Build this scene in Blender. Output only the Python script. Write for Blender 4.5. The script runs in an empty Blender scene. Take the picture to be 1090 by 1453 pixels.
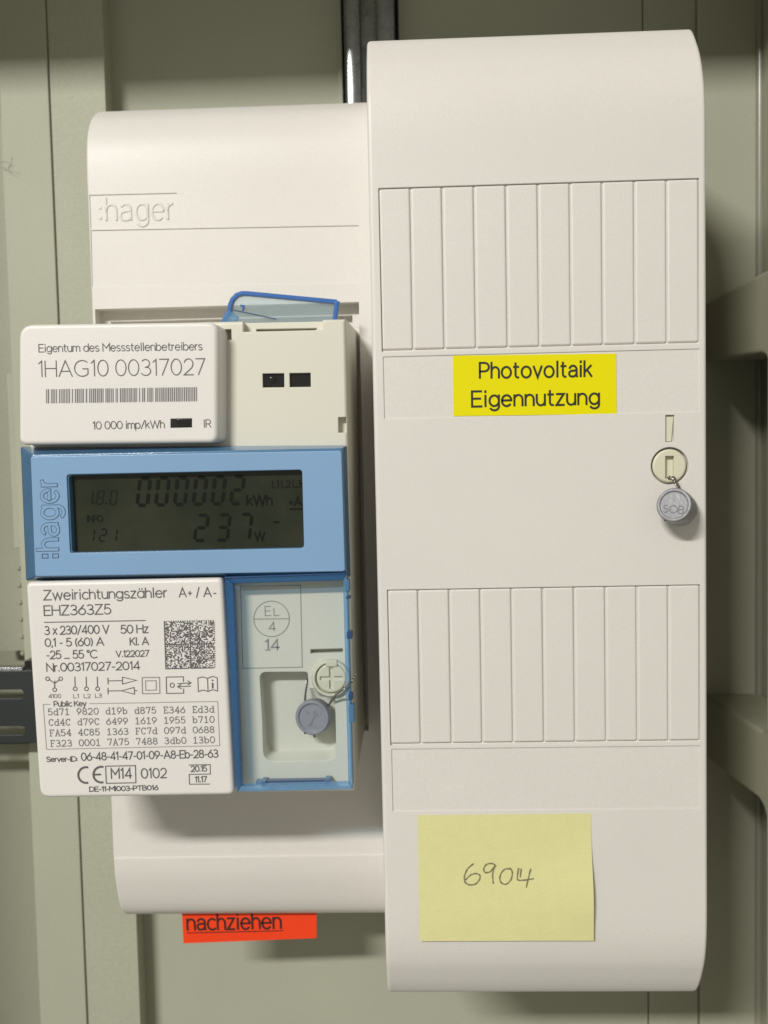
import bpy, bmesh, math, random
from mathutils import Vector, Matrix, Euler
random.seed(7)
SC = bpy.context.scene
COL = SC.collection
MM = 0.001
rad = math.radians

# ------------------------------------------------------------------ camera
CX, CY, CZ = -37.45, -253.56, -78.41           # millimetres
PITCH, ROLL, YAW, FPX = -0.05338, 0.021686, 0.030592, 1243.3   # focal length in photo pixels (photo 1090 x 1453)
cam_d = bpy.data.cameras.new('camera')
cam = bpy.data.objects.new('camera', cam_d)
COL.objects.link(cam)
cam.location = (CX*MM, CY*MM, CZ*MM)
cam.rotation_euler = (math.pi/2+PITCH, ROLL, YAW)
cam_d.sensor_fit = 'VERTICAL'
cam_d.sensor_height = 24.0
cam_d.lens = 24.0*FPX/1453.0
cam_d.clip_start = 0.01
cam_d.clip_end = 20
cam_d.dof.use_dof = True
cam_d.dof.focus_distance = 0.248
cam_d.dof.aperture_fstop = 11.0        # about the 1.9 mm pupil of a phone lens
SC.camera = cam
ROT = Euler(cam.rotation_euler, 'XYZ').to_matrix()

def at(px, py, y):
    """photo pixel -> (x, z) in mm on the plane at depth y"""
    d = ROT @ Vector(((px-545)/FPX, -(py-726.5)/FPX, -1.0))
    t = (y-CY)/d.y
    return CX+d.x*t, CZ+d.z*t

# ------------------------------------------------------------------ world and lamps
w = bpy.data.worlds.new('World'); SC.world = w; w.use_nodes = True
bg = w.node_tree.nodes['Background']
bg.inputs[0].default_value = (1.0, 0.98, 0.84, 1); bg.inputs[1].default_value = 0.31
def area(name, loc, target, sx, sy, power, color):
    d = bpy.data.lights.new(name, 'AREA'); d.shape = 'RECTANGLE'; d.size = sx*MM; d.size_y = sy*MM
    d.energy = power; d.color = color
    o = bpy.data.objects.new(name, d); COL.objects.link(o)
    o.location = Vector(loc)*MM
    o.rotation_euler = (Vector(target)-Vector(loc)).to_track_quat('-Z', 'Y').to_euler()
    return o
lamp = area('ceiling_tube_lamp', (-940, -1575, 970), (-940, 0, -60), 620, 95, 45.0, (1.0, 0.983, 0.945))
SC.view_settings.view_transform = 'Standard'
SC.view_settings.look = 'None'
SC.view_settings.exposure = 0.0
SC.view_settings.gamma = 1.0

# ------------------------------------------------------------------ materials
def srgb(r, g, b):
    f = lambda c: ((c/255+0.055)/1.055)**2.4 if c > 10 else c/255/12.92
    return (f(r), f(g), f(b), 1)

def mat(name, col, rough=0.5, metal=0.0, spec=0.5, coat=0.0, bevel=0.0, grain=0.0, gscale=900.0,
        mottle=0.0, mscale=30.0, col2=None, sss=0.0, stretch=None, rvar=0.0, speckle=0.0):
    m = bpy.data.materials.new(name); m.use_nodes = True
    nt = m.node_tree; N = nt.nodes; L = nt.links
    p = N['Principled BSDF']
    p.inputs['Base Color'].default_value = (*col[:3], 1)
    p.inputs['Roughness'].default_value = rough
    p.inputs['Metallic'].default_value = metal
    p.inputs['Specular IOR Level'].default_value = spec
    p.inputs['Coat Weight'].default_value = coat
    p.inputs['Coat Roughness'].default_value = 0.08
    if sss:
        p.inputs['Subsurface Weight'].default_value = sss
        p.inputs['Subsurface Radius'].default_value = (1.0, 0.8, 0.6)
        p.inputs['Subsurface Scale'].default_value = 0.0012
    tc = N.new('ShaderNodeTexCoord')
    src = tc.outputs['Object']
    if stretch:
        mp = N.new('ShaderNodeMapping'); mp.inputs['Scale'].default_value = stretch
        L.new(src, mp.inputs['Vector']); src = mp.outputs['Vector']
    if mottle:
        n = N.new('ShaderNodeTexNoise'); n.inputs['Scale'].default_value = mscale
        n.inputs['Detail'].default_value = 6; n.inputs['Roughness'].default_value = 0.62
        L.new(src, n.inputs['Vector'])
        r = N.new('ShaderNodeMapRange'); r.inputs['From Min'].default_value = 0.3; r.inputs['From Max'].default_value = 0.7
        L.new(n.outputs['Fac'], r.inputs['Value'])
        mx = N.new('ShaderNodeMix'); mx.data_type = 'RGBA'
        c2 = col2 if col2 else tuple(c*(1-mottle) for c in col[:3])
        mx.inputs['A'].default_value = (*col[:3], 1); mx.inputs['B'].default_value = (*c2[:3], 1)
        L.new(r.outputs['Result'], mx.inputs['Factor'])
        L.new(mx.outputs['Result'], p.inputs['Base Color'])
        if rvar:
            rr = N.new('ShaderNodeMapRange'); rr.inputs['To Min'].default_value = rough-rvar; rr.inputs['To Max'].default_value = rough+rvar
            L.new(n.outputs['Fac'], rr.inputs['Value']); L.new(rr.outputs['Result'], p.inputs['Roughness'])
    if speckle:
        sp = N.new('ShaderNodeTexNoise'); sp.inputs['Scale'].default_value = 1900; sp.inputs['Detail'].default_value = 2
        L.new(tc.outputs['Object'], sp.inputs['Vector'])
        mr = N.new('ShaderNodeMapRange'); mr.inputs['From Min'].default_value = 0.3; mr.inputs['From Max'].default_value = 0.7
        mr.inputs['To Min'].default_value = 1-speckle; mr.inputs['To Max'].default_value = 1+speckle*0.6
        L.new(sp.outputs['Fac'], mr.inputs['Value'])
        sc = N.new('ShaderNodeVectorMath'); sc.operation = 'SCALE'
        if p.inputs['Base Color'].links: L.new(p.inputs['Base Color'].links[0].from_socket, sc.inputs[0])
        else: sc.inputs[0].default_value = col[:3]
        L.new(mr.outputs['Result'], sc.inputs['Scale']); L.new(sc.outputs['Vector'], p.inputs['Base Color'])
    nrm = None
    if bevel:
        b = N.new('ShaderNodeBevel'); b.inputs['Radius'].default_value = bevel*MM; b.samples = 6
        nrm = b.outputs['Normal']
    if grain:
        g = N.new('ShaderNodeTexNoise'); g.inputs['Scale'].default_value = gscale; g.inputs['Detail'].default_value = 3
        L.new(tc.outputs['Object'], g.inputs['Vector'])
        bp = N.new('ShaderNodeBump'); bp.inputs['Strength'].default_value = grain; bp.inputs['Distance'].default_value = 0.0004
        L.new(g.outputs['Fac'], bp.inputs['Height'])
        if nrm: L.new(nrm, bp.inputs['Normal'])
        nrm = bp.outputs['Normal']
    if nrm: L.new(nrm, p.inputs['Normal'])
    return m

def clear(name, tint, gloss_rough=0.08, diff=0.0, dcol=(0.3, 0.5, 0.8)):
    """tinted clear plastic sheet: tinted see-through + fresnel gloss (+ a milky share)"""
    m = bpy.data.materials.new(name); m.use_nodes = True
    nt = m.node_tree; N = nt.nodes; L = nt.links
    N.remove(N['Principled BSDF'])
    out = N['Material Output']
    tr = N.new('ShaderNodeBsdfTransparent'); tr.inputs[0].default_value = (*tint, 1)
    df = N.new('ShaderNodeBsdfDiffuse'); df.inputs[0].default_value = (*dcol, 1)
    gl = N.new('ShaderNodeBsdfGlossy'); gl.inputs['Roughness'].default_value = gloss_rough
    lw = N.new('ShaderNodeLayerWeight'); lw.inputs['Blend'].default_value = 0.5
    pw = N.new('ShaderNodeMath'); pw.operation = 'POWER'; pw.inputs[1].default_value = 5.0
    fr = N.new('ShaderNodeMath'); fr.operation = 'MULTIPLY_ADD'; fr.inputs[1].default_value = 0.8; fr.inputs[2].default_value = 0.04
    L.new(lw.outputs['Facing'], pw.inputs[0]); L.new(pw.outputs[0], fr.inputs[0])
    a = N.new('ShaderNodeMixShader'); a.inputs[0].default_value = diff
    b = N.new('ShaderNodeMixShader')
    L.new(tr.outputs[0], a.inputs[1]); L.new(df.outputs[0], a.inputs[2])
    L.new(fr.outputs[0], b.inputs[0]); L.new(a.outputs[0], b.inputs[1]); L.new(gl.outputs[0], b.inputs[2])
    L.new(b.outputs[0], out.inputs['Surface'])
    return m

WHITE = (0.73, 0.694, 0.652)
M_cover = mat('cover_plastic', WHITE, 0.42, bevel=0.35, grain=0.10, gscale=1400, mottle=0.03, mscale=25, sss=0.15, speckle=0.035)
M_cover2 = mat('inner_cover_plastic', (0.73, 0.695, 0.652), 0.47, bevel=0.35, grain=0.06, gscale=1400, mottle=0.03, mscale=22, sss=0.15, speckle=0.035)
M_strip = mat('strip_plastic', WHITE, 0.45, bevel=0.45, grain=0.10, gscale=1400, mottle=0.03, mscale=25, sss=0.15, speckle=0.035)
M_house = mat('meter_plastic', (0.70, 0.675, 0.575), 0.40, bevel=0.4, grain=0.05, gscale=1500, mottle=0.02, sss=0.15)
M_plate = mat('plate_plastic', (0.755, 0.722, 0.688), 0.38, bevel=0.7, grain=0.16, gscale=3600, mottle=0.02, sss=0.12)
M_cream = mat('cream_plastic', (0.70, 0.67, 0.52), 0.4, bevel=0.3, sss=0.2, mottle=0.03)
M_socket = mat('socket_bounce_tone', (0.74, 0.72, 0.58), 0.5, bevel=0.6, sss=0.3, mottle=0.02)  # cover plastic made creamier in the recess, in place of bounced light
M_steel = mat('painted_steel', (0.43, 0.432, 0.335), 0.62, spec=0.25, grain=0.05, gscale=700, mottle=0.08, mscale=14, rvar=0.06, speckle=0.09)
M_steel2 = mat('painted_steel_back', (0.43, 0.432, 0.335), 0.62, spec=0.25, grain=0.05, gscale=700, mottle=0.08, mscale=11, rvar=0.06, speckle=0.09)
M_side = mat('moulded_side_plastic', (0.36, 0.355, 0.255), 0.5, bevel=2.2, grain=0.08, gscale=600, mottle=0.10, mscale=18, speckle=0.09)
M_zinc = mat('zinc_plated_steel', (0.42, 0.43, 0.44), 0.27, metal=1.0, grain=0.12, gscale=260, mottle=0.35, mscale=160, rvar=0.1, bevel=0.4)
M_dark = mat('dark_rail_steel', (0.030, 0.034, 0.034), 0.4, bevel=0.5, grain=0.05, mottle=0.2, mscale=60)
M_black = mat('black_plastic', (0.012, 0.011, 0.010), 0.3)
M_led = mat('dark_lens', (0.010, 0.009, 0.008), 0.12, coat=0.6, bevel=0.2)
M_ink = mat('grey_ink', (0.115, 0.105, 0.108), 0.6)
M_ink2 = mat('pale_grey_ink', (0.27, 0.255, 0.255), 0.6)
M_inkm = mat('mid_grey_ink', (0.185, 0.172, 0.175), 0.6)
M_blackink = mat('black_ink', (0.022, 0.020, 0.012), 0.55)
M_brown = mat('dark_red_ink', (0.035, 0.010, 0.008), 0.55)
M_yellow = mat('yellow_tape', (0.80, 0.715, 0.0), 0.5, spec=0.2, grain=0.03, mottle=0.02)
M_red = mat('red_tape', (0.88, 0.058, 0.012), 0.5, spec=0.25, grain=0.04, mottle=0.06, mscale=60)
M_paper = mat('yellow_paper', (0.735, 0.70, 0.345), 0.85, spec=0.15, grain=0.25, gscale=1800, mottle=0.05, mscale=220)
M_pencil = mat('pencil_lead', (0.15, 0.14, 0.08), 0.7, mottle=0.6, mscale=1500, col2=(0.30, 0.28, 0.14))
M_blue = mat('blue_satin_plastic', (0.215, 0.370, 0.585), 0.40, coat=0.25, mottle=0.06, mscale=18, bevel=0.3)
M_deep = mat('deep_blue_plastic', (0.075, 0.190, 0.345), 0.25, coat=0.5, bevel=0.5, mottle=0.2, mscale=90)
M_deeper = mat('dark_blue_plastic', (0.020, 0.066, 0.175), 0.22, coat=0.5, bevel=0.2)
M_rim = mat('cobalt_blue_plastic', (0.030, 0.125, 0.40), 0.3, coat=0.4, bevel=0.4, sss=0.0)
M_logoline = mat('logo_outline_ink', (0.055, 0.085, 0.13), 0.5)
M_lcd = mat('lcd_glass', (0.013, 0.016, 0.009), 0.10, spec=0.45, mottle=0.5, mscale=26, col2=(0.040, 0.046, 0.026))  # green-brown blotches in the colour stand in for reflections on the screen
M_lcdred = mat('lcd_red_tint', (0.045, 0.022, 0.014), 0.12, mottle=0.4, mscale=60, col2=(0.03, 0.026, 0.016))
M_seg = mat('lcd_segment', (0.006, 0.0075, 0.005), 0.35, spec=0.2)
M_segfaint = mat('lcd_faint_segment', (0.008, 0.010, 0.007), 0.35, spec=0.2)
M_bezel = mat('lcd_bezel', (0.19, 0.23, 0.25), 0.4, bevel=0.2)
M_seal = mat('grey_seal_plastic', (0.30, 0.295, 0.328), 0.33, bevel=0.35, sss=0.2, mottle=0.14, mscale=420, grain=0.12, gscale=900)
M_seal2 = mat('pale_grey_seal_plastic', (0.265, 0.265, 0.285), 0.33, bevel=0.35, sss=0.2, mottle=0.2, mscale=420, grain=0.12, gscale=900)
M_wire = mat('sealing_wire', (0.27, 0.25, 0.225), 0.32, metal=0.9)
M_clear = clear('clear_tinted_lid', (0.962, 0.982, 0.995), 0.06, 0.0, (0.55, 0.68, 0.74))
M_clearedge = clear('clear_blue_edge', (0.72, 0.86, 0.97), 0.1, 0.34, (0.22, 0.44, 0.72))
M_blueclear = clear('deep_blue_clear_edge', (0.50, 0.72, 0.93), 0.08, 0.32, (0.06, 0.22, 0.50))
M_tabpane = clear('pale_blue_tab', (0.93, 0.97, 0.99), 0.1, 0.24, (0.50, 0.62, 0.66))

# ------------------------------------------------------------------ object helpers
def weighted(me, ang):
    """area-weighted corner normals so that bevelled plastic keeps flat faces"""
    if len(me.polygons) > 9000: 
        me.set_sharp_from_angle(angle=rad(ang)); return
    adj = [[] for _ in me.vertices]
    for p in me.polygons:
        for v in p.vertices: adj[v].append(p.index)
    N = [p.normal.copy() for p in me.polygons]; Ar = [p.area for p in me.polygons]
    ca = math.cos(rad(ang)); out = [None]*len(me.loops)
    for p in me.polygons:
        n = N[p.index]
        for li in p.loop_indices:
            a = Vector((0, 0, 0))
            for q in adj[me.loops[li].vertex_index]:
                if N[q].dot(n) > ca: a += N[q]*Ar[q]
            out[li] = a.normalized() if a.length > 0 else n
    me.normals_split_custom_set(out)
def link(name, me, m=None, parent=None, smooth=40, **props):
    o = bpy.data.objects.new(name, me); COL.objects.link(o)
    if m and not me.materials: me.materials.append(m)
    if smooth and len(me.polygons):
        for p in me.polygons: p.use_smooth = True
        weighted(me, smooth)
    if parent:
        o.parent = parent
        o.matrix_parent_inverse = Matrix.Identity(4)
        o.location = -Vector(parent_world(parent))
    for k, v in props.items(): o[k] = v
    return o
def parent_world(p):
    v = Vector(p.location)
    while p.parent: p = p.parent; v += Vector(p.location)
    return v
def bm_obj(name, bm, m=None, parent=None, smooth=40, **props):
    me = bpy.data.meshes.new(name)
    bm.to_mesh(me); bm.free()
    return link(name, me, m, parent, smooth, **props)
def thing(name, label, cat, loc=(0, 0, 0), group=None):
    o = bpy.data.objects.new(name, None); COL.objects.link(o)
    o.empty_display_size = 0.01
    o.location = Vector(loc)*MM; o['label'] = label; o['category'] = cat
    if group: o['group'] = group
    return o
def tag(o, label, cat, group=None):
    o['label'] = label; o['category'] = cat
    if group: o['group'] = group
    return o

def add_box(bm, x0, x1, y0, y1, z0, z1, r=0, seg=2):
    t = bmesh.new()
    bmesh.ops.create_cube(t, size=1)
    for v in t.verts:
        v.co = Vector(((x0+x1)/2+v.co.x*(x1-x0), (y0+y1)/2+v.co.y*(y1-y0), (z0+z1)/2+v.co.z*(z1-z0)))*MM
    if r: bmesh.ops.bevel(t, geom=list(t.edges), offset=r*MM, segments=seg, profile=0.5, affect='EDGES')
    merge(bm, t)
def merge(bm, t):
    me = bpy.data.meshes.new('tmp'); t.to_mesh(me); t.free(); bm.from_mesh(me); bpy.data.meshes.remove(me)
def box(name, x0, x1, y0, y1, z0, z1, m, parent=None, r=0, seg=2, **k):
    bm = bmesh.new(); add_box(bm, x0, x1, y0, y1, z0, z1, r, seg); return bm_obj(name, bm, m, parent, **k)

def add_prism(bm, pts, y0, y1, pts1=None, r=0, seg=3, edges='front'):
    """closed outline pts [(x,z)] from depth y0 (front) to y1 (back, outline pts1)"""
    t = bmesh.new()
    pts1 = pts1 or pts
    a = [t.verts.new(Vector((x, y0, z))*MM) for x, z in pts]
    b = [t.verts.new(Vector((x, y1, z))*MM) for x, z in pts1]
    f = t.faces.new(a); t.faces.new(b[::-1])
    n = len(a)
    for i in range(n):
        t.faces.new((a[(i+1) % n], a[i], b[i], b[(i+1) % n]))
    bmesh.ops.recalc_face_normals(t, faces=t.faces)
    if r:
        es = list(f.edges) if edges == 'front' else list(t.edges)
        bmesh.ops.bevel(t, geom=es, offset=r*MM, segments=seg, profile=0.5, affect='EDGES')
    merge(bm, t)
def prism(name, pts, y0, y1, m, parent=None, pts1=None, r=0, seg=3, edges='front', **k):
    bm = bmesh.new(); add_prism(bm, pts, y0, y1, pts1, r, seg, edges); return bm_obj(name, bm, m, parent, **k)
def quad(p, y):
    """four photo corners TL,TR,BR,BL -> outline"""
    return [at(a, b, y) for a, b in p]
def rquad(pts, r, n=5):
    """round the corners of a polygon (mm)"""
    out = []
    k = len(pts)
    for i in range(k):
        p = Vector(pts[i]); a = (Vector(pts[i-1])-p); b = (Vector(pts[(i+1) % k])-p)
        rr = r[i] if isinstance(r, (list, tuple)) else r
        if rr <= 0: out.append(tuple(p)); continue
        a.normalize(); b.normalize()
        s = p+a*rr; e = p+b*rr
        for j in range(n+1):
            t = j/n
            q = s*(1-t)**2+p*2*t*(1-t)+e*t**2
            out.append(tuple(q))
    return out
def ring(cx, cz, r, n=40, a0=0):
    return [(cx+r*math.cos(a0+2*math.pi*i/n), cz+r*math.sin(a0+2*math.pi*i/n)) for i in range(n)]

def lathe(bm, prof, n=48, mtx=None):
    """prof [(r, h)] revolved about -Y (h towards the viewer)"""
    t = bmesh.new()
    rows = []
    for r, h in prof:
        if r < 1e-6: rows.append([t.verts.new(Vector((0, -h, 0))*MM)])
        else: rows.append([t.verts.new(Vector((r*math.cos(2*math.pi*i/n), -h, r*math.sin(2*math.pi*i/n)))*MM) for i in range(n)])
    for a, b in zip(rows, rows[1:]):
        for i in range(n):
            j = (i+1) % n
            if len(a) == 1: t.faces.new((a[0], b[i], b[j]))
            elif len(b) == 1: t.faces.new((a[i], b[0], a[j]))
            else: t.faces.new((a[i], b[i], b[j], a[j]))
    bmesh.ops.recalc_face_normals(t, faces=t.faces)
    if mtx is not None: bmesh.ops.transform(t, matrix=mtx, verts=t.verts)
    merge(bm, t)

def tube(bm, pts, r, n=8, closed=False):
    t = bmesh.new(); rows = []
    P = [Vector(p)*MM for p in pts]
    up = None
    for i, p in enumerate(P):
        d = (P[min(i+1, len(P)-1)]-P[max(i-1, 0)]).normalized()
        if up is None: up = d.orthogonal().normalized()
        up = (up-d*up.dot(d)).normalized(); s = d.cross(up)
        rows.append([t.verts.new(p+(up*math.cos(2*math.pi*k/n)+s*math.sin(2*math.pi*k/n))*r*MM) for k in range(n)])
    for a, b in zip(rows, rows[1:]):
        for k in range(n): t.faces.new((a[k], b[k], b[(k+1) % n], a[(k+1) % n]))
    t.faces.new(rows[0][::-1]); t.faces.new(rows[-1])
    bmesh.ops.recalc_face_normals(t, faces=t.faces)
    merge(bm, t)

def twisted(bm, path, r=0.17, off=0.22, pitch=1.9, jit=0.0, phase=0):
    """two wire strands twisted round a path"""
    P = [Vector(p) for p in path]
    # resample
    out = []
    for a, b in zip(P, P[1:]):
        n = max(2, int((b-a).length/0.12))
        out += [a.lerp(b, i/n) for i in range(n)]
    out.append(P[-1])
    L = 0; acc = [0]
    for a, b in zip(out, out[1:]): L += (b-a).length; acc.append(L)
    for s in (0, math.pi):
        pts = []
        for i, p in enumerate(out):
            d = (out[min(i+1, len(out)-1)]-out[max(i-1, 0)]).normalized()
            u = Vector((0, 1, 0)); u = (u-d*u.dot(d)).normalized(); v = d.cross(u)
            a = 2*math.pi*acc[i]/pitch+s+phase
            pts.append(p+(u*math.cos(a)+v*math.sin(a))*off)
        tube(bm, pts, r, 6)

def cut(o, cutters, m=None):
    """subtract closed bmeshes from o and bake"""
    objs = []
    for c in cutters:
        me = bpy.data.meshes.new('c'); c.to_mesh(me); c.free()
        if m: me.materials.append(m)
        co = bpy.data.objects.new('c', me); COL.objects.link(co); objs.append(co)
        md = o.modifiers.new('b', 'BOOLEAN'); md.operation = 'DIFFERENCE'; md.solver = 'EXACT'; md.object = co
    bpy.context.view_layer.update()
    me = bpy.data.meshes.new_from_object(o.evaluated_get(bpy.context.evaluated_depsgraph_get()))
    o.modifiers.clear(); old = o.data; me.name = old.name; o.data = me
    for p in me.polygons: p.use_smooth = True
    weighted(me, 32)
    for co in objs: bpy.data.objects.remove(co)
    bpy.data.meshes.remove(old)
def cbox(*a, **k):
    bm = bmesh.new(); add_box(bm, *a, **k); return bm
def cprism(*a, **k):
    bm = bmesh.new(); add_prism(bm, *a, **k); return bm

# ------------------------------------------------------------------ stroke lettering
A = lambda cx, cy, rx, ry, a0, a1: (cx, cy, rx, ry, a0, a1)
G = {
 'A': (.86, [[(0, 0), (.43, 1), (.86, 0)], [(.15, .33), (.71, .33)]]),
 'B': (.66, [[(.34, .53), (0, .53), (0, 1), (.32, 1), A(.32, .765, .27, .235, 90, -90)], [(.34, .53), A(.36, .265, .30, .265, 90, -90), (0, 0), (0, .53)]]),
 'C': (.84, [[A(.5, .5, .5, .5, 48, 312)]]),
 'D': (.78, [[(0, 0), (0, 1), (.28, 1), A(.28, .5, .5, .5, 90, -90), (0, 0), (0, .05)]]),
 'E': (.58, [[(.58, 1), (0, 1), (0, 0), (.60, 0)], [(0, .52), (.52, .52)]]),
 'F': (.56, [[(.58, 1), (0, 1), (0, 0)], [(0, .52), (.50, .52)]]),
 'G': (.92, [[A(.5, .5, .5, .5, 50, 300), (.86, .16), (.86, .47), (.52, .47)]]),
 'H': (.72, [[(0, 0), (0, 1)], [(.72, 0), (.72, 1)], [(0, .52), (.72, .52)]]),
 'I': (.12, [[(.06, 0), (.06, 1)]]),
 'K': (.66, [[(0, 0), (0, 1)], [(.62, 1), (0, .40)], [(.22, .60), (.66, 0)]]),
 'L': (.54, [[(0, 1), (0, 0), (.54, 0)]]),
 'M': (.84, [[(0, 0), (0, 1), (.42, .40), (.84, 1), (.84, 0)]]),
 'N': (.74, [[(0, 0), (0, 1), (.74, 0), (.74, 1)]]),
 'O': (.98, [[A(.49, .5, .49, .5, 90, 450)]]),
 'P': (.60, [[(0, 0), (0, 1), (.32, 1), A(.32, .72, .29, .28, 90, -90), (0, .44)]]),
 'R': (.64, [[(0, 0), (0, 1), (.32, 1), A(.32, .73, .29, .27, 90, -90), (0, .46)], [(.34, .46), (.64, 0)]]),
 'S': (.62, [[A(.32, .755, .27, .245, 35, 255), A(.32, .26, .30, .26, 78, -150)]]),
 'T': (.72, [[(0, 1), (.72, 1)], [(.36, 1), (.36, 0)]]),
 'V': (.80, [[(0, 1), (.40, 0), (.80, 1)]]),
 'W': (1.16, [[(0, 1), (.29, 0), (.58, .95), (.87, 0), (1.16, 1)]]),
 'X': (.70, [[(0, 0), (.70, 1)], [(0, 1), (.70, 0)]]),
 'Z': (.68, [[(.02, 1), (.66, 1), (0, 0), (.70, 0)]]),
 'a': (.58, [[(.58, .72), (.58, 0)], [A(.29, .35, .29, .36, 0, 360)]]),
 'b': (.58, [[(0, 1.02), (0, 0)], [A(.29, .35, .29, .36, 0, 360)]]),
 'c': (.50, [[A(.31, .35, .31, .36, 50, 310)]]),
 'd': (.58, [[(.58, 1.02), (.58, 0)], [A(.29, .35, .29, .36, 0, 360)]]),
 'e': (.58, [[(.02, .37), (.57, .37), A(.29, .35, .29, .36, 8, 318)]]),
 'f': (.32, [[(.12, 0), (.12, .8), A(.30, .82, .18, .2, 180, 90)], [(0, .70), (.30, .70)]]),
 'g': (.58, [[(.58, .72), (.58, .02), A(.30, -.02, .28, .25, 0, -150)], [A(.29, .36, .29, .35, 0, 360)]]),
 'h': (.50, [[(0, 1.02), (0, 0)], [(0, .40), A(.25, .42, .25, .29, 180, 0), (.50, 0)]]),
 'i': (.12, [[(.06, 0), (.06, .72)], [(.06, .92), (.06, 1.02)]]),
 'j': (.1, [[(.1, .72), (.1, -.2)], [(.1, .92), (.1, 1.02)]]),
 'k': (.48, [[(0, 1.02), (0, 0)], [(.44, .72), (0, .28)], [(.17, .44), (.48, 0)]]),
 'l': (.12, [[(.06, 0), (.06, 1.02)]]),
 'm': (.86, [[(0, .72), (0, 0)], [(0, .42), A(.215, .45, .215, .26, 180, 0), (.43, 0)], [(.43, .42), A(.645, .45, .215, .26, 180, 0), (.86, 0)]]),
 'n': (.50, [[(0, .72), (0, 0)], [(0, .40), A(.25, .42, .25, .29, 180, 0), (.50, 0)]]),
 'o': (.62, [[A(.31, .35, .31, .36, 90, 450)]]),
 'p': (.58, [[(0, .72), (0, -.28)], [A(.29, .35, .29, .36, 0, 360)]]),
 'r': (.27, [[(0, .72), (0, 0)], [(0, .38), A(.27, .42, .27, .28, 180, 92)]]),
 's': (.44, [[A(.22, .53, .20, .18, 35, 250), A(.22, .18, .22, .18, 80, -150)]]),
 't': (.34, [[(.12, .95), (.12, .18), A(.28, .18, .16, .18, 180, 285)], [(0, .70), (.32, .70)]]),
 'u': (.50, [[(.50, .72), (.50, 0)], [(0, .72), (0, .30), A(.25, .29, .25, .29, 180, 360)]]),
 'v': (.54, [[(0, .72), (.27, 0), (.54, .72)]]),
 'w': (.86, [[(0, .72), (.215, 0), (.43, .70), (.645, 0), (.86, .72)]]),
 'x': (.50, [[(0, 0), (.48, .72)], [(.02, .72), (.50, 0)]]),
 'y': (.54, [[(0, .72), (.28, .02)], [(.54, .72), (.20, -.20), (.06, -.27)]]),
 'z': (.46, [[(.01, .72), (.44, .72), (0, 0), (.46, 0)]]),
 '0': (.66, [[A(.33, .5, .33, .5, 90, 450)]]),
 '1': (.26, [[(0, .82), (.20, 1), (.20, 0)]]),
 '2': (.60, [[A(.30, .70, .28, .30, 165, -30), (.50, .44), (0, 0), (.60, 0)]]),
 '3': (.60, [[A(.28, .755, .26, .245, 145, -90), A(.28, .265, .32, .265, 85, -150)]]),
 '4': (.66, [[(.50, 0), (.50, 1), (0, .25), (.66, .25)]]),
 '5': (.60, [[(.54, 1), (.10, 1), (.06, .55), A(.28, .32, .32, .32, 125, -150)]]),
 '6': (.62, [[A(.31, .32, .31, .32, 90, 450)], [(.48, 1), (.10, .50), A(.31, .32, .31, .32, 150, 180)]]),
 '7': (.58, [[(0, 1), (.58, 1), (.16, 0)]]),
 '8': (.60, [[A(.30, .765, .25, .235, 90, 450)], [A(.30, .265, .30, .265, 90, 450)]]),
 '9': (.62, [[A(.31, .68, .31, .32, 90, 450)], [(.14, 0), (.52, .50), A(.31, .68, .31, .32, -30, 0)]]),
 '-': (.34, [[(.03, .38), (.31, .38)]]),
 '+': (.40, [[(0, .36), (.40, .36)], [(.20, .16), (.20, .56)]]),
 '/': (.46, [[(0, -.08), (.46, 1.05)]]),
 '.': (.12, [[(.06, 0), (.06, .10)]]),
 ',': (.08, [[(.06, .09), (0, -.14)]]),
 ':': (.05, [[(0, .1), (0, .2)], [(0, .5), (0, .6)]]),
 '(': (.20, [[A(.40, .45, .36, .62, 125, 235)]]),
 ')': (.20, [[A(-.20, .45, .36, .62, 55, -55)]]),
 '°': (.26, [[A(.13, .86, .13, .14, 0, 360)]]),
 'ä': (.58, [[(.58, .72), (.58, 0)], [A(.29, .35, .29, .36, 0, 360)], [(.17, .88), (.17, .98)], [(.42, .88), (.42, .98)]]),
 '_': (.6, [[(0, .02), (.12, .02)], [(.24, .02), (.36, .02)], [(.48, .02), (.60, .02)]]),
}
# serif slab versions used for the typewriter-like block
SLAB = {k: [list(s) for s in G[k][1]] for k in '0123456789AbCdEF'}
SLAB['1'] = [[(.10, .82), (.32, 1), (.32, 0)], [(.06, 0), (.58, 0)]]
SLAB['F'] = [[(.60, .82), (.60, 1), (0, 1)], [(.12, 1), (.12, 0)], [(0, 0), (.30, 0)], [(.12, .5), (.46, .5)]]
SLAB['E'] = [[(.60, .82), (.60, 1), (0, 1)], [(.12, 1), (.12, 0)], [(0, 0), (.62, 0), (.62, .2)], [(.12, .5), (.44, .5)]]
SLAB['A'] = [[(.06, 0), (.33, 1), (.60, 0)], [(.16, .34), (.50, .34)], [(-.04, 0), (.16, 0)], [(.50, 0), (.70, 0)]]
SLAB['d'] = [[(.42, 1), (.56, 1), (.56, 0), (.68, 0)], [A(.29, .33, .27, .33, 0, 360)]]
SLAB['b'] = [[(-.06, 1), (.06, 1), (.06, 0)], [A(.33, .33, .27, .33, 0, 360)]]
SLAB['C'] = [[(.60, .75), (.60, .98)], [A(.34, .5, .32, .5, 40, 320)]]
SLAB['4'] = [[(.46, 0), (.46, 1), (.02, .30), (.64, .30)], [(.32, 0), (.60, 0)]]
SLAB['7'] = [[(.04, .84), (.04, 1), (.60, 1), (.28, 0)]]

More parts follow.
